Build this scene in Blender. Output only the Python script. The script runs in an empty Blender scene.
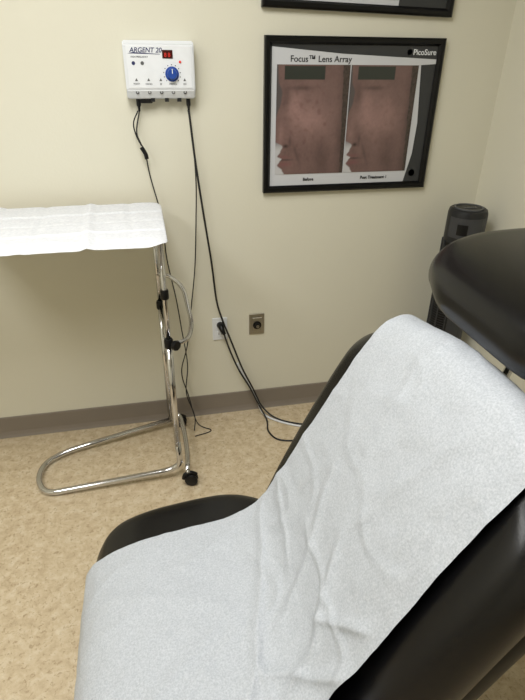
import bpy, bmesh, math, random
from mathutils import Vector, Matrix, noise
random.seed(4)
SC=bpy.context.scene.collection
def lin(c):
    c=c/255.0
    return c/12.92 if c<=0.04045 else ((c+0.055)/1.055)**2.4
def rgb(r,g,b): return (lin(r),lin(g),lin(b),1.0)
# ---------------------------------------------------------------- materials
def mat(name,col,rough=0.5,metal=0.0,var=0.06,scale=30,bump=0.0,bscale=200,spec=None,emit=0,coat=0):
    m=bpy.data.materials.new(name); m.use_nodes=True; nt=m.node_tree; b=nt.nodes["Principled BSDF"]
    tc=nt.nodes.new("ShaderNodeTexCoord")
    n=nt.nodes.new("ShaderNodeTexNoise"); n.inputs["Scale"].default_value=scale; n.inputs["Detail"].default_value=4
    nt.links.new(tc.outputs["Object"],n.inputs["Vector"])
    mx=nt.nodes.new("ShaderNodeMix"); mx.data_type='RGBA'
    mx.inputs[6].default_value=tuple(c*(1-var) for c in col[:3])+(1,)
    mx.inputs[7].default_value=tuple(min(1,c*(1+var)) for c in col[:3])+(1,)
    nt.links.new(n.outputs["Fac"],mx.inputs[0]); nt.links.new(mx.outputs[2],b.inputs["Base Color"])
    b.inputs["Roughness"].default_value=rough; b.inputs["Metallic"].default_value=metal
    if spec is not None: b.inputs["Specular IOR Level"].default_value=spec
    if coat: b.inputs["Coat Weight"].default_value=coat
    if bump:
        n2=nt.nodes.new("ShaderNodeTexNoise"); n2.inputs["Scale"].default_value=bscale; n2.inputs["Detail"].default_value=3
        nt.links.new(tc.outputs["Object"],n2.inputs["Vector"])
        bp=nt.nodes.new("ShaderNodeBump"); bp.inputs["Strength"].default_value=bump; bp.inputs["Distance"].default_value=0.002
        nt.links.new(n2.outputs["Fac"],bp.inputs["Height"]); nt.links.new(bp.outputs[0],b.inputs["Normal"])
    if emit:
        nt.links.new(mx.outputs[2],b.inputs["Emission Color"]); b.inputs["Emission Strength"].default_value=emit
    return m
M_wall=mat("wall_paint",rgb(214,211,194),0.75,var=0.02,scale=3,bump=0.2,bscale=120,spec=0.3)
M_ceil=mat("ceiling_tile",rgb(225,225,223),0.9,var=0.03,scale=60,bump=0.4,bscale=90)
M_base=mat("vinyl_baseboard",rgb(128,119,108),0.5,var=0.03,scale=8)
M_black=mat("black_vinyl",rgb(8,8,10),0.27,var=0.1,scale=20,bump=0.10,bscale=350,spec=0.42)
M_blackp=mat("black_plastic",rgb(13,13,14),0.4,var=0.1,scale=20,spec=.3)
M_cable=mat("black_rubber",rgb(20,20,21),0.5,var=0.1,scale=20)
M_frame=mat("black_frame",rgb(8,8,9),0.3,var=0.15,scale=15,spec=.25)
M_chrome=mat("chrome",rgb(208,208,210),0.12,1.0,var=0.02,scale=10)
M_steel=mat("brushed_steel",rgb(170,165,152),0.32,0.9,var=0.06,scale=60)
M_white=mat("white_plastic",rgb(216,219,222),0.4,var=0.015,scale=20)
M_grey=mat("grey_plastic",rgb(88,89,90),0.45,var=0.05,scale=20)
M_dgrey=mat("dark_grey_plastic",rgb(32,33,35),0.4,var=0.08,scale=20,spec=.35)
M_fgrey=mat("fan_grey_plastic",rgb(60,61,63),0.42,var=0.05,scale=20,spec=.35)
M_blue=mat("blue_plastic",rgb(22,66,150),0.35,var=0.05)
M_navy=mat("navy_print",rgb(30,40,90),0.5)
M_red=mat("dark_red_display",rgb(60,8,8),0.2,var=0.1)
M_redl=mat("led_red",rgb(200,30,20),0.4,emit=0.3)
M_ink=mat("black_ink",rgb(25,25,28),0.5)
M_inkw=mat("white_ink",rgb(224,227,230),0.5)
M_poster=mat("poster_paper",rgb(196,198,202),0.35,var=0.02,scale=6)
M_pdark=mat("poster_dark_print",rgb(44,46,49),0.35,var=0.05,scale=6)

# floor: mottled tan sheet vinyl
def floor_mat():
    m=bpy.data.materials.new("mottled_vinyl_floor"); m.use_nodes=True; nt=m.node_tree; b=nt.nodes["Principled BSDF"]
    tc=nt.nodes.new("ShaderNodeTexCoord")
    def noi(s,d,dist=0):
        n=nt.nodes.new("ShaderNodeTexNoise"); n.inputs["Scale"].default_value=s; n.inputs["Detail"].default_value=d; n.inputs["Distortion"].default_value=dist
        n.inputs["Roughness"].default_value=0.7
        nt.links.new(tc.outputs["Object"],n.inputs["Vector"]); return n
    a=noi(26,8,0.3); r=nt.nodes.new("ShaderNodeValToRGB")
    e=r.color_ramp.elements; e[0].position=0.34; e[0].color=rgb(178,159,130); e[1].position=0.68; e[1].color=rgb(209,196,171)
    x=r.color_ramp.elements.new(0.5); x.color=rgb(195,178,148)
    nt.links.new(a.outputs["Fac"],r.inputs[0])
    c=noi(75,5,0.8); r2=nt.nodes.new("ShaderNodeValToRGB"); e=r2.color_ramp.elements
    e[0].position=0.36; e[0].color=(1,1,1,1); e[1].position=0.45; e[1].color=(0,0,0,1)
    nt.links.new(c.outputs["Fac"],r2.inputs[0])
    mx=nt.nodes.new("ShaderNodeMix"); mx.data_type='RGBA'
    mu=nt.nodes.new("ShaderNodeMath"); mu.operation='MULTIPLY'; mu.inputs[1].default_value=0.7
    nt.links.new(r2.outputs[0],mu.inputs[0]); nt.links.new(mu.outputs[0],mx.inputs[0])
    nt.links.new(r.outputs[0],mx.inputs[6]); mx.inputs[7].default_value=rgb(150,128,97)
    nt.links.new(mx.outputs[2],b.inputs["Base Color"]); b.inputs["Roughness"].default_value=0.42
    return m
M_floor=floor_mat()
def paper_mat(name,c1,c2,scale,bump):
    m=bpy.data.materials.new(name); m.use_nodes=True; nt=m.node_tree; b=nt.nodes["Principled BSDF"]
    tc=nt.nodes.new("ShaderNodeTexCoord")
    n=nt.nodes.new("ShaderNodeTexNoise"); n.inputs["Scale"].default_value=scale; n.inputs["Detail"].default_value=6; n.inputs["Roughness"].default_value=0.7
    nt.links.new(tc.outputs["Object"],n.inputs["Vector"])
    r=nt.nodes.new("ShaderNodeValToRGB"); e=r.color_ramp.elements
    e[0].position=0.36; e[0].color=c1; e[1].position=0.64; e[1].color=c2
    nt.links.new(n.outputs["Fac"],r.inputs[0]); nt.links.new(r.outputs[0],b.inputs["Base Color"])
    bp=nt.nodes.new("ShaderNodeBump"); bp.inputs["Strength"].default_value=bump; bp.inputs["Distance"].default_value=0.0015
    nt.links.new(n.outputs["Fac"],bp.inputs["Height"]); nt.links.new(bp.outputs[0],b.inputs["Normal"])
    b.inputs["Roughness"].default_value=0.6; b.inputs["Specular IOR Level"].default_value=0.3
    return m
M_paper=paper_mat("crepe_exam_paper",rgb(160,165,171),rgb(187,191,196),260,0.3)
M_tpaper=paper_mat("white_towel_paper",rgb(206,209,215),rgb(224,226,230),90,0.1)

# ---------------------------------------------------------------- helpers
def empty(name):
    o=bpy.data.objects.new(name,None); SC.objects.link(o); return o
def finish(name,bm,m,parent,smooth=False,mods=None):
    bmesh.ops.recalc_face_normals(bm,faces=bm.faces)
    me=bpy.data.meshes.new(name); bm.to_mesh(me); bm.free()
    if m: me.materials.append(m)
    if smooth:
        for p in me.polygons: p.use_smooth=True
    o=bpy.data.objects.new(name,me); SC.objects.link(o)
    if parent: o.parent=parent
    return o
def box(name,x0,x1,y0,y1,z0,z1,m,parent=None,bev=0.0,seg=2):
    bm=bmesh.new(); bmesh.ops.create_cube(bm,size=1)
    for v in bm.verts:
        v.co=Vector(((x0+x1)/2+v.co.x*(x1-x0),(y0+y1)/2+v.co.y*(y1-y0),(z0+z1)/2+v.co.z*(z1-z0)))
    if bev: bmesh.ops.bevel(bm,geom=bm.edges[:],offset=bev,segments=seg,affect='EDGES',profile=0.5)
    return finish(name,bm,m,parent)
def catmull(pts,n=8):
    P=[Vector(p) for p in pts]
    if len(P)<3: return P
    P=[P[0]*2-P[1]]+P+[P[-1]*2-P[-2]]; out=[]
    for i in range(1,len(P)-2):
        a,b,c,d=P[i-1:i+3]
        for k in range(n):
            t=k/n
            out.append(0.5*((2*b)+(c-a)*t+(2*a-5*b+4*c-d)*t*t+(3*b-a-3*c+d)*t**3))
    out.append(P[-2]); return out
def tube(name,pts,r,m,parent,n=8,seg=12,smoothpath=True):
    P=catmull(pts,n) if smoothpath else [Vector(p) for p in pts]
    bm=bmesh.new(); rings=[]
    T0=(P[1]-P[0]).normalized(); ref=Vector((0,0,1)) if abs(T0.z)<0.9 else Vector((1,0,0))
    N=(ref-T0*ref.dot(T0)).normalized()
    for i,p in enumerate(P):
        T=(P[min(i+1,len(P)-1)]-P[max(i-1,0)]).normalized()
        N=(N-T*N.dot(T)).normalized(); B=T.cross(N)
        rr=r(i/(len(P)-1)) if callable(r) else r
        rings.append([bm.verts.new(p+(N*math.cos(2*math.pi*k/seg)+B*math.sin(2*math.pi*k/seg))*rr) for k in range(seg)])
    for a,b in zip(rings,rings[1:]):
        for k in range(seg): bm.faces.new((a[k],a[(k+1)%seg],b[(k+1)%seg],b[k]))
    bm.faces.new(rings[0]); bm.faces.new(rings[-1])
    return finish(name,bm,m,parent,True)
def fillet(pts,rad,n=6):
    P=[Vector(p) for p in pts]; out=[P[0]]
    for a,b,c in zip(P,P[1:],P[2:]):
        r=min(rad,(a-b).length*0.48,(c-b).length*0.48)
        p0=b+(a-b).normalized()*r; p1=b+(c-b).normalized()*r
        for k in range(n+1):
            t=k/n; out.append(p0*(1-t)**2+b*2*t*(1-t)+p1*t*t)
    out.append(P[-1]); return out
def lathe(name,prof,axis_o,axis,m,parent,seg=32):
    A=Vector(axis).normalized(); ref=Vector((0,0,1)) if abs(A.z)<0.9 else Vector((1,0,0))
    N=(ref-A*ref.dot(A)).normalized(); B=A.cross(N); O=Vector(axis_o)
    bm=bmesh.new(); rings=[]
    for r,h in prof:
        if r<1e-6: rings.append([bm.verts.new(O+A*h)])
        else: rings.append([bm.verts.new(O+A*h+(N*math.cos(2*math.pi*k/seg)+B*math.sin(2*math.pi*k/seg))*r) for k in range(seg)])
    for a,b in zip(rings,rings[1:]):
        for k in range(seg):
            q=(k+1)%seg
            if len(a)==1 and len(b)==1: continue
            if len(a)==1: bm.faces.new((a[0],b[k],b[q]))
            elif len(b)==1: bm.faces.new((a[k],a[q],b[0]))
            else: bm.faces.new((a[k],a[q],b[q],b[k]))
    if len(rings[0])>1: bm.faces.new(rings[0])
    if len(rings[-1])>1: bm.faces.new(rings[-1])
    o=finish(name,bm,m,parent,True)
    md=o.modifiers.new("es","EDGE_SPLIT"); md.split_angle=math.radians(40)
    return o
def text(name,body,x,z,y,size,m,parent,align='LEFT',bold=0.0,shear=0):
    cu=bpy.data.curves.new(name,"FONT"); cu.body=body; cu.size=size; cu.align_x=align; cu.extrude=0.0003; cu.offset=bold; cu.shear=shear
    t=bpy.data.objects.new(name+"_tmp",cu); SC.objects.link(t)
    bpy.context.view_layer.update()
    me=bpy.data.meshes.new_from_object(t.evaluated_get(bpy.context.evaluated_depsgraph_get()))
    bpy.data.objects.remove(t)
    me.materials.clear(); me.materials.append(m)
    o=bpy.data.objects.new(name,me); SC.objects.link(o); o.parent=parent
    o.rotation_euler=(math.radians(90),0,0); o.location=(x,y,z); return o
def ss(a,b,v):
    t=min(max((v-a)/(b-a),0),1); return t*t*(3-2*t)

class Path:
    def __init__(s,pts,n=10):
        s.P=catmull([(p[0],0,p[1]) for p in pts],n); s.L=[0]
        for a,b in zip(s.P,s.P[1:]): s.L.append(s.L[-1]+(b-a).length)
        s.len=s.L[-1]
    def at(s,t):
        i=0
        while i<len(s.L)-2 and s.L[i+1]<t: i+=1
        a,b=s.P[i],s.P[i+1]; f=(t-s.L[i])/(s.L[i+1]-s.L[i]); p=a.lerp(b,f)
        i0=max(i-1,0); i1=min(i+2,len(s.P)-1)
        T=(s.P[i1]-s.P[i0]).normalized(); N=Vector((-T.z,0,T.x)); return p,N
def backlift(co):
    """arched top edge of the chair back (higher in the middle than at the corners)"""
    f=ss(1.05,.80,co.y)*ss(.36,.56,co.y); k=.038*f*ss(.78,1.03,co.z)
    return Vector((co.x+k*.45,co.y,co.z+k*.9))
def cushion(name,path,yc,hy,R,t,m,parent,ns=60,ny=40,crown=0.0,post=None):
    """pillow-edged pad whose upper face follows the (x,z) path"""
    hs=path.len/2; r=t/2; bm=bmesh.new()
    for side in (1,-1):
        g=[]
        for i in range(ns+1):
            row=[]
            for j in range(ny+1):
                a=math.sin(math.pi/2*(2*i/ns-1))*hs; b=math.sin(math.pi/2*(2*j/ny-1))*hy
                ax,ay=abs(a),abs(b); dx,dy=max(ax-(hs-R),0),max(ay-(hy-R),0)
                dist=min(hs-ax,hy-ay)
                if dx>0 and dy>0:
                    mm=max(dx,dy); l=math.hypot(dx,dy); nx,ny_=dx/l*mm,dy/l*mm
                    ax,ay=hs-R+nx,hy-R+ny_; dist=R-mm
                A=math.copysign(ax,a); B=math.copysign(ay,b)
                d=min(max(dist,0),r); h=math.sqrt(max(r*r-(r-d)**2,0))
                cr=crown*(1-(A/hs)**2)*(1-(B/hy)**2) if side>0 else 0
                p,N=path.at(A+hs)
                co=p+N*(side*h-r+cr)+Vector((0,yc+B,0))
                row.append(bm.verts.new(post(co) if post else co))
            g.append(row)
        for i in range(ns):
            for j in range(ny):
                bm.faces.new((g[i][j],g[i+1][j],g[i+1][j+1],g[i][j+1]))
    bmesh.ops.remove_doubles(bm,verts=bm.verts,dist=0.0002)
    return finish(name,bm,m,parent,True)

# ---------------------------------------------------------------- room
XR,XL,YB,YF,H=1.475,-2.3,2.18,-1.7,2.6
W=0.1
box("floor",XL-W,XR+W,YF-W,YB+W,-0.1,0,M_floor)
box("ceiling",XL-W,XR+W,YF-W,YB+W,H,H+0.1,M_ceil)
box("wall_back",XL-W,XR+W,YB,YB+W,0,H,M_wall)
box("wall_right",XR,XR+W,YF,YB,0,H,M_wall)
box("wall_left",XL-W,XL,YF,YB,0,H,M_wall)
box("wall_front",XL-W,XR+W,YF-W,YF,0,H,M_wall)
def baseboard(name,a,b,inward):
    bm=bmesh.new(); prof=[(0,0),(0.016,0.0),(0.010,0.012),(0.006,0.03),(0.005,0.106),(0.003,0.110),(0,0.110)]
    A,B,I=Vector(a),Vector(b),Vector(inward)
    r1=[bm.verts.new(A+I*p[0]+Vector((0,0,p[1]))) for p in prof]; r2=[bm.verts.new(B+I*p[0]+Vector((0,0,p[1]))) for p in prof]
    for k in range(len(prof)-1): bm.faces.new((r1[k],r1[k+1],r2[k+1],r2[k]))
    bm.faces.new(r1); bm.faces.new(r2)
    finish(name,bm,M_base,None)
baseboard("baseboard_back",(XL,YB,0),(XR,YB,0),(0,-1,0))
baseboard("baseboard_right",(XR,YF,0),(XR,YB-0.006,0),(-1,0,0))
baseboard("baseboard_left",(XL,YF,0),(XL,YB-0.006,0),(1,0,0))
baseboard("baseboard_front",(XL+.01,YF,0),(XR-.01,YF,0),(0,1,0))

# ceiling troffers
def troffer(name,x,y,w,l,power):
    e=empty(name)
    for nm,a in (("rim_1",(x-w/2-.02,x-w/2,y-l/2-.02,y+l/2+.02)),("rim_2",(x+w/2,x+w/2+.02,y-l/2-.02,y+l/2+.02)),("rim_3",(x-w/2,x+w/2,y-l/2-.02,y-l/2)),("rim_4",(x-w/2,x+w/2,y+l/2,y+l/2+.02))):
        box(nm,*a,H-.02,H,M_white,e)
    box("diffuser",x-w/2,x+w/2,y-l/2,y+l/2,H-.012,H-.001,mat(name+"_diffuser",(1,1,.98,1),0.6,emit=2.0),e)
    ld=bpy.data.lights.new(name+"_lamp","AREA"); ld.shape='RECTANGLE'; ld.size=w; ld.size_y=l; ld.energy=power; ld.color=(1.0,.995,.98)
    lo=bpy.data.objects.new(name+"_lamp",ld); SC.objects.link(lo); lo.parent=e; lo.location=(x,y,H-.03)
troffer("ceiling_light",-0.12,0.75,0.6,1.2,32)
troffer("ceiling_light.001",-1.45,0.2,0.6,1.2,26)

# ---------------------------------------------------------------- wall posters
def interp(tab,v):
    for (a,ua),(b,ub) in zip(tab,tab[1:]):
        if a<=v<=b:
            t=ss(0,1,(v-a)/(b-a)); return ua+(ub-ua)*t
    return tab[-1][1]
PROF=[(0,.16),(.04,.13),(.09,.06),(.125,.09),(.15,.12),(.175,.06),(.22,.10),(.27,.13),(.33,.02),(.39,.03),(.52,.10),(.70,.17),(.76,.18),(.86,.13),(1.0,.12)]
def face_panel(name,x0,x1,z0,z1,y,parent,tone):
    nx,nz=100,130; bm=bmesh.new(); cl=bm.loops.layers.float_color.new("Col"); g=[]
    for i in range(nx+1):
        g.append([bm.verts.new((x0+(x1-x0)*i/nx,y,z0+(z1-z0)*j/nz)) for j in range(nz+1)])
    def G(u,v,a,b,c,d): return math.exp(-(((u-a)/c)**2+((v-b)/d)**2))
    def col(u,v):
        # printed clinical close-up of a face turned to the left
        n=noise.fractal(Vector((u*5,v*7,tone*9)),0.8,2.1,4); n2=noise.fractal(Vector((u*34,v*40,tone*5)),0.8,2.1,3)
        sp=noise.noise(Vector((u*16,v*20,3+tone)))
        edge=interp(PROF,v)-.07*ss(.25,.5,v)-.03
        skin=Vector((0.215,0.130,0.118))*(1.0+0.13*n+0.08*n2)
        skin=skin.lerp(Vector((.14,.072,.066)),max(0,min(1,(sp-.15)*2.2))*(.9-.6*tone)*G(u,v,.5,.5,.4,.35))
        skin=skin*(0.70+0.55*G(u,v,.50,.52,.26,.20)+.40*G(u,v,.25,.62,.10,.14)+.35*G(u,v,.07,.38,.05,.12))
        skin=skin*(1-0.80*G(u,v,.145,.275,.035,.016))          # nostril
        skin=skin*(1-0.35*G(u,v,.205,.32,.02,.06))             # wing of the nose
        skin=skin*(1-0.30*G(u+.5*(v-.2),v,.30,.2,.025,.11))    # nasolabial fold
        skin=skin.lerp(Vector((.18,.07,.07)),0.75*G(u,v,.13,.10,.10,.022)+0.55*G(u,v,.12,.17,.09,.016))
        skin=skin*(1-.6*G(u,v,.15,.142,.09,.007))              # mouth line
        skin=skin*(1-.45*G(u,v,.34,.80,.16,.02))               # lower lid shadow
        skin=skin*(1-.30*G(u,v,.14,.72,.05,.10))
        skin=skin*(1-.28*G(u+.25*v,v,.70,.12,.12,.25))         # jaw shadow
        skin=skin*(1-0.45*ss(.80,1.0,u))
        bg=Vector((.08,.068,.068)); bg=bg.lerp(Vector((.48,.48,.49)),ss(.36,.22,v))
        c=bg.lerp(skin,ss(edge-.012,edge+.012,u))
        if u>0.955-0.05*v: c=Vector((.05,.035,.03))*(1+.6*n2)
        if 0.10<u<0.66 and 0.875<v<0.985: c=Vector((.025,.03,.025))
        return (max(c.x,0),max(c.y,0),max(c.z,0),1)
    for i in range(nx):
        for j in range(nz):
            f=bm.faces.new((g[i][j],g[i+1][j],g[i+1][j+1],g[i][j+1]))
            for l,(a,b) in zip(f.loops,((i,j),(i+1,j),(i+1,j+1),(i,j+1))): l[cl]=col(a/nx,b/nz)
    o=finish(name,bm,None,parent)
    m=bpy.data.materials.new(name+"_print"); m.use_nodes=True; nt=m.node_tree; b=nt.nodes["Principled BSDF"]
    a=nt.nodes.new("ShaderNodeAttribute"); a.attribute_name="Col"; nt.links.new(a.outputs["Color"],b.inputs["Base Color"]); b.inputs["Roughness"].default_value=0.3
    o.data.materials.append(m); return o
def poly(name,pts,y,m,parent):
    bm=bmesh.new(); bm.faces.new([bm.verts.new((p[0],y,p[1])) for p in pts]); return finish(name,bm,m,parent)
def frame(e,x0,x1,z0,z1,b=0.027):
    y0,y1=YB-0.028,YB-0.001
    def strip(nm,o0,o1,i1,i0):
        bm=bmesh.new()
        A=[bm.verts.new((p[0],yy,p[1])) for p,yy in ((o0,y1),(o1,y1),(o1,y0+.006),(o0,y0+.006))]
        mid=lambda p,q,t:(p[0]+(q[0]-p[0])*t,p[1]+(q[1]-p[1])*t)
        Bv=[bm.verts.new((mid(o0,i0,.25)[0],y0,mid(o0,i0,.25)[1])),bm.verts.new((mid(o1,i1,.25)[0],y0,mid(o1,i1,.25)[1])),
            bm.verts.new((mid(o1,i1,.7)[0],y0,mid(o1,i1,.7)[1])),bm.verts.new((mid(o0,i0,.7)[0],y0,mid(o0,i0,.7)[1]))]
        C=[bm.verts.new((i0[0],y0+.01,i0[1])),bm.verts.new((i1[0],y0+.01,i1[1])),bm.verts.new((i1[0],y1,i1[1])),bm.verts.new((i0[0],y1,i0[1]))]
        F=bm.faces.new
        F((A[0],A[1],A[2],A[3]));F((A[3],A[2],Bv[1],Bv[0]));F((Bv[0],Bv[1],Bv[2],Bv[3]));F((Bv[3],Bv[2],C[1],C[0]));F((C[0],C[1],C[2],C[3]));F((C[3],C[2],A[1],A[0]))
        F((A[0],A[3],Bv[0],Bv[3],C[0],C[3]));F((A[1],A[2],Bv[1],Bv[2],C[1],C[2]))
        finish(nm,bm,M_frame,e)
    O=[(x0,z0),(x1,z0),(x1,z1),(x0,z1)]; I=[(x0+b,z0+b),(x1-b,z0+b),(x1-b,z1-b),(x0+b,z1-b)]
    for k,nm in enumerate(("rail_bottom","rail_right","rail_top","rail_left")):
        q=(k+1)%4; strip(nm,O[k],O[q],I[q],I[k])
P1=empty("framed_poster")
x0,x1,z0,z1=0.474,1.193,1.093,1.655
frame(P1,x0,x1,z0,z1)
yp=YB-0.014
box("print_sheet",x0+.02,x1-.02,yp,YB-.002,z0+.02,z1-.02,M_poster,P1)
box("header_band",x0+.027,x1-.027,yp-.0008,yp-.0001,z1-.075,z1-.027,M_pdark,P1)
poly("side_band",[(x1-.09,z1-.075),(x1-.027,z1-.075),(x1-.027,z0+.027),(x1-.10,z0+.027),(x1-.075,z0+.14),(x1-.07,z0+.26)],yp-.0006,M_pdark,P1)
poly("swoosh",[(x0+.027,z1-.035),(x0+.30,z1-.056),(x1-.027,z1-.072),(x1-.027,z1-.088),(x0+.35,z1-.11),(x0+.027,z1-.11)],yp-.0012,M_poster,P1)
face_panel("photo_before",0.522,0.812,1.165,1.562,yp-.0018,P1,0.2)
face_panel("photo_after",0.816,1.095,1.165,1.562,yp-.0018,P1,0.9)
text("title_text","Focus™ Lens Array",0.572,1.571,yp-.002,0.030,M_ink,P1,bold=.0003)
text("logo_text","PicoSure",1.063,1.598,yp-.0025,0.0275,M_inkw,P1,bold=.0003)
lathe("logo_dot",[(0,0),(0.010,0)],(1.049,yp-.0025,1.607),(0,-1,0),M_inkw,P1,20)
text("caption_before","Before",0.665,1.137,yp-.002,0.017,M_ink,P1,'CENTER',.0004)
text("caption_after","Post Treatment 1",0.955,1.137,yp-.002,0.017,M_ink,P1,'CENTER',.0004)
lathe("seal",[(0,0),(0.014,0)],(1.128,yp-.002,1.155),(0,-1,0),M_ink,P1,20)
P2=empty("framed_poster.001")
a0,a1,b0,b1=0.462,1.200,1.732,2.29
frame(P2,a0,a1,b0,b1)
box("print_sheet",a0+.02,a1-.02,yp,YB-.002,b0+.02,b1-.02,M_poster,P2)
face_panel("photo_before",0.52,0.80,b0+.075,b1-.09,yp-.0018,P2,0.5)
face_panel("photo_after",0.81,1.09,b0+.075,b1-.09,yp-.0018,P2,1.3)
box("footer_band",a1-.22,a1-.027,yp-.001,yp-.0001,b0+.027,b0+.06,M_pdark,P2)
text("caption_after","Post Treatment 3",0.93,b0+.045,yp-.002,0.016,M_ink,P2,'CENTER',.0004)
P2.rotation_euler=(0,math.radians(1.3),0)
P2.location=(b0*-math.sin(math.radians(1.3)),0,0.835*math.sin(math.radians(1.3)))

# ---------------------------------------------------------------- electrosurgical unit
E=empty("electrosurgical_unit")
ex0,ex1,ez0,ez1=-0.032,0.210,1.450,1.632; yf=2.115
def housing():
    bm=bmesh.new()
    pr=[(YB-.001,ez0),(YB-.001,ez1),(yf+.012,ez1),(yf,ez1-.012),(yf,ez0+.030),(yf+.018,ez0)]
    L=[bm.verts.new((ex0,y,z)) for y,z in pr]; R=[bm.verts.new((ex1,y,z)) for y,z in pr]
    for k in range(len(pr)):
        q=(k+1)%len(pr); bm.faces.new((L[k],L[q],R[q],R[k]))
    bm.faces.new(L); bm.faces.new(R)
    bmesh.ops.bevel(bm,geom=bm.edges[:],offset=0.004,segments=2,affect='EDGES')
    return finish("housing",bm,M_white,E)
housing()
box("front_label",ex0+.010,ex1-.012,yf-.0012,yf+.001,ez0+.036,ez1-.016,M_inkw,E,0.0005,1)
box("display_window",0.100,0.136,yf-.004,yf,1.578,1.604,M_red,E,0.001,1)
for k in range(2): text("digit_%d"%k,"8",0.106+.013*k,1.583,yf-.0045,0.018,M_redl,E)
lathe("power_knob",[(0.024,0),(0.024,.002),(0.018,.003),(0.017,.018),(0.015,.021),(0,.021)],(0.130,yf-.001,1.530),(0,-1,0),M_blue,E,28)
box("knob_pointer",0.1288,0.1312,yf-.024,yf-.020,1.532,1.546,M_inkw,E)
for k in range(11):
    a=math.radians(225-27*k); lathe("tick_%d"%k,[(0,0),(.0018,0)],(0.130+.029*math.cos(a),yf-.0018,1.530+.029*math.sin(a)),(0,-1,0),M_ink,E,8)
text("brand_text","ARGENT 20",-0.010,1.596,yf-.0018,0.021,M_navy,E,bold=.0003,shear=.2)
poly("brand_swoosh",[(-.018,1.592),(0.0,1.596),(0.092,1.5915),(0.092,1.5900),(0.0,1.592)],yf-.0016,M_navy,E)
text("panel_text","HIGH FREQUENCY",-0.008,1.580,yf-.0018,0.007,M_ink,E)
lathe("indicator_lamp",[(0.004,0),(.004,.003),(0,.004)],(0.160,yf-.001,1.568),(0,-1,0),M_redl,E,14)
for k,(bx,bz) in enumerate(((0.0,1.563),(0.03,1.563))):
    lathe("mode_symbol_%d"%k,[(0.006,0),(0.006,.001),(0,.001)],(bx,yf-.001,bz),(0,-1,0),M_navy if k==0 else M_grey,E,20)
for k in range(5):
    text("port_label_%d"%k,("FOOT","HAND","BI","MONO","I/O")[k],0.005+.042*k,1.496,yf-.0018,0.008,M_ink,E,'CENTER')
    poly("port_icon_%d"%k,[(0.0+.042*k,1.508),(.010+.042*k,1.508),(.005+.042*k,1.517)],yf-.0018,M_grey,E)
    lathe("port_%d"%k,[(0.006,0),(.006,.002),(.0035,.002),(.0035,0)],(0.005+.042*k,yf+.006,1.472),(0,-.9,-.25),M_grey if k%2 else M_ink,E,16)
for k,px in enumerate((0.005,0.185)):
    lathe("jack_%d"%k,[(0.0,.0),(.008,0),(.008,.022),(.005,.028),(.004,.042),(0,.042)],(px,2.150,1.450),(0,0,-1),M_blackp,E,16)
for k,px in enumerate((0.05,0.10,0.145)):
    box("foot_%d"%k,px,px+.014,2.135,2.160,1.440,1.452,M_dgrey,E)
box("clip",0.01,0.055,2.140,2.165,1.435,1.452,M_blackp,E,0.002,1)
yc=YB-0.035
def cab(name,pts,r): return tube(name,pts,r,M_cable,E,8,8)
cab("handpiece_cable",[(0.005,2.15,1.41),(-0.012,yc,1.34),(-.002,yc,1.30),(.012,yc,1.265),(.022,yc,1.18),(.046,yc,1.06),(.055,yc,1.0),(.06,yc,.84),(.085,yc,.66),(.10,yc,.50),(.115,yc,.32),(.10,yc,.16),(.13,2.1,.05),(.12,2.04,.006)],.0025)
tube("cable_clip",[(0.0,yc-.004,1.285),(.012,yc-.004,1.262),(.016,yc-.004,1.243)],.008,M_blackp,E)
cab("handpiece_loop",[(0.0,2.15,1.41),(-.02,yc,1.37),(-.016,yc,1.33),(.0,yc,1.29)],.0025)
cab("foot_switch_cable",[(.182,2.15,1.41),(.192,yc,1.33),(.198,yc,1.16),(.190,yc,1.0),(.175,yc,.80),(.15,yc,.62),(.12,yc,.42),(.085,yc,.28),(.11,yc,.14),(.14,2.08,.02),(.2,2.03,.004),(.12,2.0,.004)],.0025)
cab("power_cable",[(.185,2.15,1.41),(.190,yc,1.34),(.200,yc,1.22),(.222,yc,1.02),(.246,yc,.82),(.262,yc,.64),(.285,yc,.54),(.325,yc,.42),(.375,yc,.27),(.43,yc,.14),(.47,2.11,.05),(.53,2.06,.007),(.62,2.0,.005),(.74,1.96,.005),(.9,1.9,.005)],.0042)

# ---------------------------------------------------------------- wall outlet + plug
O=empty("wall_outlet")
box("cover_plate",.243,.313,YB-.007,YB-.0005,.418,.532,M_white,O,.003,2)
for k,z in enumerate((.450,.500)):
    box("receptacle_%d"%k,.261,.295,YB-.0095,YB-.006,z-.015,z+.015,M_white,O,.002,1)
    for q,xx in enumerate((.271,.283)): box("slot_%d_%d"%(k,q),xx-.001,xx+.001,YB-.0099,YB-.009,z-.004,z+.008,M_ink,O)
lathe("plate_screw",[(.003,0),(.003,.001),(0,.0015)],(.278,YB-.007,.475),(0,-1,0),M_steel,O,12)
tube("plug",[(.279,YB-.0095,.497),(.280,YB-.030,.497),(.284,YB-.044,.485),(.292,YB-.05,.468)],lambda t:.017-.009*t,M_blackp,O,6,14)
tube("power_cord",[(.290,YB-.05,.472),(.298,yc-.01,.44),(.322,yc-.01,.36),(.36,yc-.01,.26),(.41,yc-.01,.16),(.445,2.11,.08),(.48,2.05,.012),(.47,1.97,.006),(.50,1.90,.005),(.58,1.875,.005),(.66,1.90,.005),(.78,1.93,.005)],.0042,M_cable,O,8,8)
tube("white_cord",[(.355,YB-.022,.29),(.375,YB-.026,.24),(.41,YB-.03,.16),(.452,YB-.04,.06),(.475,2.10,.012),(.53,2.04,.006),(.62,1.98,.006),(.75,1.93,.006)],.005,M_white,O,8,8)
S=empty("wall_switch_plate")
box("plate",.417,.489,YB-.006,YB-.0005,.430,.537,M_steel,S,.002,1)
box("raised_insert",.428,.478,YB-.012,YB-.005,.447,.520,M_steel,S,.003,1)
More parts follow.
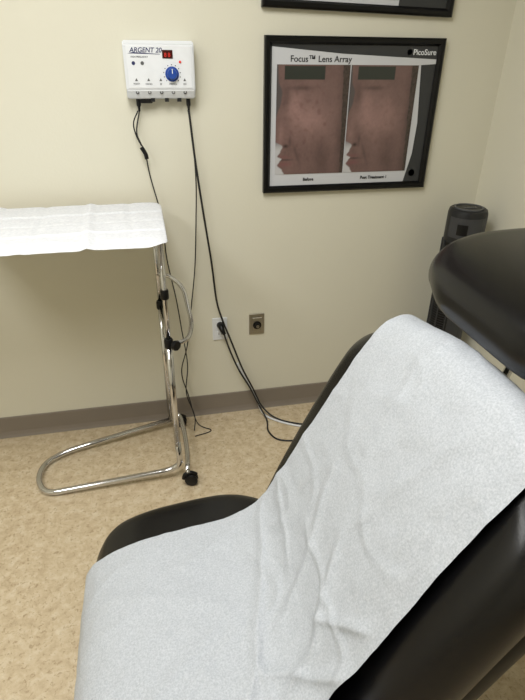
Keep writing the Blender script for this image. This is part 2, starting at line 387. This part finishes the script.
lathe("dial",[(.020,0),(.020,.004),(.013,.006),(.012,.016),(0,.017)],(.453,YB-.011,.482),(0,-1,0),M_blackp,S,24)
lathe("dial_ring",[(.0075,.016),(.0075,.0185),(.004,.0185),(.004,.016)],(.453,YB-.012,.482),(0,-1,0),M_steel,S,20)
for k,z in enumerate((.437,.530)): lathe("screw_%d"%k,[(.003,0),(.003,.001),(0,.0015)],(.453,YB-.006,z),(0,-1,0),M_steel,S,12)

# ---------------------------------------------------------------- instrument stand
T=empty("mayo_instrument_stand")
r=.0125
base=fillet([(.015,2.085,.055),(-.46,1.985,.022),(-.55,1.93,.0135),(-.565,1.83,.0135),(-.52,1.735,.0135),(-.02,1.735,.05),(.035,1.735,.075),(.03,1.735,.20)],.08,8)
tube("base_tube",base,r,M_chrome,T,smoothpath=False,seg=16)
tube("outer_post_1",[(.03,1.735,.18),(.03,1.735,.66)],r,M_chrome,T,seg=16,smoothpath=False)
tube("outer_post_2",[(.015,2.085,.045),(.015,2.085,.66)],r,M_chrome,T,seg=16,smoothpath=False)
tube("inner_post_1",[(.03,1.735,.64),(.03,1.735,1.045)],.009,M_chrome,T,seg=14,smoothpath=False)
tube("inner_post_2",[(.015,2.085,.64),(.015,2.085,1.045)],.009,M_chrome,T,seg=14,smoothpath=False)
tube("cross_tube",fillet([(.015,2.085,.11),(.06,2.08,.075),(.07,1.95,.065),(.07,1.80,.065),(.06,1.70,.065)],.05),.011,M_chrome,T,seg=14,smoothpath=False)
tube("handle_loop",fillet([(.015,2.085,.80),(.06,2.06,.80),(.11,1.98,.78),(.125,1.80,.70),(.10,1.74,.66),(.03,1.735,.66)],.05),.009,M_chrome,T,seg=14,smoothpath=False)
tube("cross_brace",[(.03,1.735,.655),(.015,2.085,.655)],.009,M_chrome,T,seg=12,smoothpath=False)
lathe("collar_1",[(.0,0),(.013,0),(.015,.004),(.015,.030),(.013,.036),(0,.036)],(.03,1.735,.84),(0,0,1),M_blackp,T,20)
lathe("collar_2",[(.0,0),(.016,0),(.017,.004),(.017,.030),(.014,.036),(0,.036)],(.03,1.735,.645),(0,0,1),M_blackp,T,20)
lathe("collar_3",[(.0,0),(.016,0),(.017,.004),(.017,.030),(.014,.036),(0,.036)],(.015,2.085,.645),(0,0,1),M_blackp,T,20)
lathe("lock_knob",[(.006,0),(.006,.022),(.018,.024),(.020,.030),(.018,.038),(0,.040)],(.035,1.73,.665),(.6,-.75,0.0),M_blackp,T,12)
tube("tray_rail",fillet([(.03,1.735,1.04),(.03,1.735,1.060),(-.58,1.735,1.060),(-.60,1.9,1.060),(-.58,2.085,1.060),(.015,2.085,1.060),(.015,2.085,1.04)],.03),.007,M_chrome,T,seg=12,smoothpath=False)
def caster(nm,x,y):
    tube(nm+"_stem",[(x,y,.078),(x,y,.045)],.007,M_chrome,T,smoothpath=False)
    for s in (-1,1):
        lathe(nm+"_wheel_%d"%(s+1),[(.0,0),(.018,0),(.026,.003),(.028,.008),(.026,.013),(.018,.016),(0,.016)],(x+.012,y+s*.003,.0285),(0.25*s,s,0),M_blackp,T,24)
    tube(nm+"_hood",[(x-.02,y,.035),(x-.012,y,.056),(x+.012,y,.062),(x+.034,y,.048)],.009,M_blackp,T)
caster("caster_1",.062,1.69); caster("caster_2",.05,2.10)
def tray():
    bm=bmesh.new(); X0,X1,Y0,Y1=-.62,.035,1.655,2.10
    def ring(inset,z,rad):
        pts=[]
        for cx,cy,a0 in ((X1-inset-rad,Y1-inset-rad,0),(X0+inset+rad,Y1-inset-rad,90),(X0+inset+rad,Y0+inset+rad,180),(X1-inset-rad,Y0+inset+rad,270)):
            for k in range(7):
                a=math.radians(a0+15*k); pts.append(bm.verts.new((cx+rad*math.cos(a),cy+rad*math.sin(a),z)))
        return pts
    rs=[ring(.02,1.067,.035),ring(.012,1.070,.04),ring(.008,1.077,.045),ring(0,1.079,.05),ring(0,1.0815,.05),ring(.01,1.0805,.045),ring(.015,1.074,.04),ring(.022,1.070,.035)]
    for a,b in zip(rs,rs[1:]):
        for k in range(28): bm.faces.new((a[k],a[(k+1)%28],b[(k+1)%28],b[k]))
    bm.faces.new(rs[0]); bm.faces.new(rs[-1])
    return finish("tray",bm,M_chrome,T,True)
tray()
TP=empty("tray_cover_paper")
def traypaper():
    bm=bmesh.new(); nx,ny=170,110; X0,X1,Y0,Y1=-.72,.052,1.586,2.11; g=[]
    for i in range(nx+1):
        row=[]
        for j in range(ny+1):
            x=X0+(X1-X0)*i/nx; y=Y0+(Y1-Y0)*j/ny
            R=.045; dx=max(x-(X1-R),0); dy=max(abs(y-(Y0+Y1)/2)-((Y1-Y0)/2-R),0)
            if dx>0 and dy>0:
                m_=max(dx,dy); l=math.hypot(dx,dy); x=X1-R+dx/l*m_; yy=(Y1-Y0)/2-R+dy/l*m_; y=(Y0+Y1)/2+math.copysign(yy,y-(Y0+Y1)/2)
            z=1.0850+.007*abs(noise.noise(Vector((x*5,y*6,1))))+.002*noise.noise(Vector((x*16,y*14,8)))
            fr=max(1.665-y,0); z-=fr*(.12+.25*noise.noise(Vector((x*6,0,2))))
            z-=max(x-.035,0)*.2
            for c,s in ((-.52,1),(-.36,-1),(-.20,1),(-.06,-1)): z+=s*.0060*max(0,1-abs(x+.04*(y-1.86)-c)/.022)*(1 if s>0 else .5)
            for c,s in ((1.75,1),(1.86,-1),(1.98,1)): z+=s*.0050*max(0,1-abs(y-.03*x-c)/.016)*(1 if s>0 else .5)
            y+=.006*noise.noise(Vector((x*18,y*3,4)))*(1 if j<3 else 0)
            row.append(bm.verts.new((x,y,max(z,1.0785 if y<1.65 else 1.0825))))
        g.append(row)
    for i in range(nx):
        for j in range(ny): bm.faces.new((g[i][j],g[i+1][j],g[i+1][j+1],g[i][j+1]))
    o=finish("sheet",bm,M_tpaper,TP,True)
    sd=o.modifiers.new("s","SOLIDIFY"); sd.thickness=.0005; sd.offset=1
traypaper()

# ---------------------------------------------------------------- tower fan
F=empty("tower_fan"); fx,fy=1.325,1.99; R=.080
lathe("foot",[(0,0),(.13,0),(.13,.008),(.11,.018),(.06,.026),(0,.026)],(fx,fy,0),(0,0,1),M_blackp,F,40)
lathe("body",[(0,.02),(R-.008,.02),(R,.03),(R,.86),(R+.001,.862),(R+.001,1.020),(R-.003,1.035),(R-.012,1.041),(R-.018,1.038),(R-.03,1.037),(0,1.037)],(fx,fy,0),(0,0,1),M_dgrey,F,48)
lathe("top_ring",[(R-.02,1.038),(R-.02,1.044),(R-.026,1.044),(R-.026,1.038)],(fx,fy,0),(0,0,1),M_grey,F,40)
lathe("top_panel",[(0,1.0375),(R-.03,1.0375),(R-.03,1.041),(0,1.041)],(fx,fy,0),(0,0,1),M_blackp,F,40)
for k in range(4): lathe("button_%d"%k,[(0,1.041),(.006,1.041),(.006,1.044),(0,1.044)],(fx-.024+.016*k,fy-.01,0),(0,0,1),M_grey,F,12)
def arc_strip(nm,a0,a1,z0,z1,rad,th,m,n=8):
    bm=bmesh.new(); P=[]
    for k in range(n+1):
        a=math.radians(a0+(a1-a0)*k/n); P.append([bm.verts.new((fx+q*math.cos(a),fy+q*math.sin(a),z)) for q,z in ((rad,z0),(rad+th,z0),(rad+th,z1),(rad,z1))])
    for a,b in zip(P,P[1:]):
        for k in range(4): bm.faces.new((a[k],a[(k+1)%4],b[(k+1)%4],b[k]))
    bm.faces.new(P[0]); bm.faces.new(P[-1]); return finish(nm,bm,m,F)
arc_strip("grille_back",150,232,.12,.90,R-.002,.0035,M_blackp,12)
for k in range(65): arc_strip("louvre_%d"%k,153,229,.13+.0117*k,.1335+.0117*k,R,.004,M_dgrey,8)
for k,a in enumerate((150,178,204,232)): arc_strip("rib_%d"%k,a-1.5,a+1.5,.12,.905,R,.006,M_fgrey,3)
arc_strip("side_panel",240,350,.06,.90,R-.001,.003,M_fgrey,12)
arc_strip("head_panel",185,330,.925,1.010,R-.001,.003,M_fgrey,14)
arc_strip("head_display",215,245,.94,.985,R+.001,.0025,M_blackp,6)

# ---------------------------------------------------------------- exam chair
Cc=empty("exam_chair"); YC=.74
seatP=Path([(-.255,.27),(-.246,.33),(-.222,.39),(-.175,.438),(-.09,.473),(.01,.490),(.12,.498),(.34,.500)])
cushion("seat_cushion",seatP,YC+.008,.388,.23,.11,M_black,Cc)
backP=Path([(.200,.40),(.230,.48),(.270,.585),(.325,.71),(.380,.825),(.426,.915),(.467,.985),(.500,1.032),(.525,1.062)])
cushion("back_cushion",backP,YC,.366,.14,.13,M_black,Cc,post=backlift)
shellP=Path([(.24,.32),(.28,.42),(.34,.53),(.41,.65),(.47,.76),(.53,.85),(.58,.93)])
cushion("back_shell",shellP,YC,.335,.10,.12,M_blackp,Cc)
box("seat_frame",-.14,.42,YC-.31,YC+.31,.28,.385,M_blackp,Cc,.02,3)
box("lift_column",-.02,.34,YC-.17,YC+.17,.10,.30,M_dgrey,Cc,.02,3)
box("floor_base",-.14,.68,YC-.30,YC+.27,.0,.11,M_blackp,Cc,.03,3)
box("back_hinge",.30,.48,YC-.22,YC+.22,.28,.50,M_dgrey,Cc,.03,3)
headP=Path([(.560,1.188),(.61,1.208),(.70,1.224),(.83,1.234),(.97,1.236),(1.12,1.228)])
cushion("headrest_pad",headP,.785,.350,.25,.112,M_black,Cc,crown=.012)
box("headrest_plate",.70,.96,.66,.92,1.104,1.126,M_blackp,Cc,.006,2)
for k,y in enumerate((.70,.86)):
    tube("headrest_rod_%d"%k,fillet([(.60,y,.86),(.74,y,.93),(.78,y,1.11)],.06),.010,M_chrome,Cc,smoothpath=False)

XP=empty("exam_table_paper")
paP=Path([(-.272,.14),(-.270,.24),(-.264,.31),(-.238,.40),(-.182,.452),(-.09,.485),(.01,.501),(.08,.508),(.14,.520),(.19,.545),(.235,.590),(.282,.672),(.338,.782),(.39,.88),(.434,.955),(.468,1.008),(.496,1.045),(.518,1.063),(.545,1.071),(.577,1.063),(.612,1.03),(.628,.98)],12)
def exampaper():
    bm=bmesh.new(); ns,ny=460,160; hw=.262; ycc=.732; g=[]
    Nn=noise.noise
    # long soft creases (s0,v0)->(s1,v1), height, width
    folds=[((.62,-1.0),(.78,.9),.009,.011),((.70,-.9),(.98,-.2),.011,.011),((.72,-.3),(1.05,.35),.007,.010),((.80,.1),(.86,1.0),.006,.010),((.35,-.9),(.60,-.1),.005,.010),((.80,-.75),(1.20,-.65),.006,.014),((1.0,-.2),(1.28,-.5),.005,.012),((.90,.55),(1.25,.15),.0045,.012),((.2,.6),(.55,.2),.004,.012),((.83,-.5),(.95,-.9),.009,.010),((1.10,.1),(1.40,.3),.004,.012),((.66,-.6),(.86,-1.0),.009,.010)]
    for i in range(ns+1):
        s=paP.len*i/ns; p,N=paP.at(s); row=[]
        for j in range(ny+1):
            v=2*j/ny-1; y=ycc+v*hw
            w=.0035*Nn(Vector((s*4,y*6,.3)))+.0024*Nn(Vector((s*14+y*6,y*15,2)))+.0011*Nn(Vector((s*38,y*38,5)))
            bend=math.exp(-((s-.80)/.16)**2)
            rd=1-abs(Nn(Vector((s*6-y*2,y*5+s*2,7))))*3.0
            w+=max(rd-.55,0)*(.005+.006*bend)
            X,Y=s+.012*Nn(Vector((s*9,y*9,31))),(v*hw)+.012*Nn(Vector((s*9,y*9,41)))
            for (s0,v0),(s1,v1),hh,ww in folds:
                ax,ay,bx,by=s0,v0*hw,s1,v1*hw; dx,dy=bx-ax,by-ay; L2=dx*dx+dy*dy
                t=((X-ax)*dx+(Y-ay)*dy)/L2
                if -.15<t<1.15:
                    d=((X-ax)*dy-(Y-ay)*dx)/math.sqrt(L2); fd=ss(-.15,.2,t)*ss(1.15,.8,t)
                    prof=math.exp(-abs(d)/ww) if d>0 else math.exp(-(d/(ww*1.8))**2)
                    w+=hh*fd*prof
            edge=.003*Nn(Vector((s*6,v,9)))
            row.append(bm.verts.new(backlift(p+N*(max(w,-.002)+.0035)+Vector((0,y+edge,0)))))
        g.append(row)
    for i in range(ns):
        for j in range(ny): bm.faces.new((g[i][j],g[i+1][j],g[i+1][j+1],g[i][j+1]))
    finish("sheet",bm,M_paper,XP,True)
exampaper()

# ---------------------------------------------------------------- camera / world
w=bpy.data.worlds.new("world"); bpy.context.scene.world=w; w.use_nodes=True
w.node_tree.nodes["Background"].inputs[0].default_value=(.9,.95,1,1); w.node_tree.nodes["Background"].inputs[1].default_value=.3
cd=bpy.data.cameras.new("camera"); cam=bpy.data.objects.new("camera",cd); SC.objects.link(cam)
R3=(Matrix.Rotation(math.radians(-12.5),3,'Z')@Matrix.Rotation(math.radians(60.5),3,'X')@Matrix.Rotation(math.radians(0.7),3,'Z'))
cam.matrix_world=Matrix.Translation((0,0,1.6))@R3.to_4x4()
cd.sensor_fit='AUTO'; cd.sensor_width=36; cd.lens=526/700*36; cd.clip_start=.02
bpy.context.scene.camera=cam
bpy.context.scene.view_settings.view_transform='Standard'
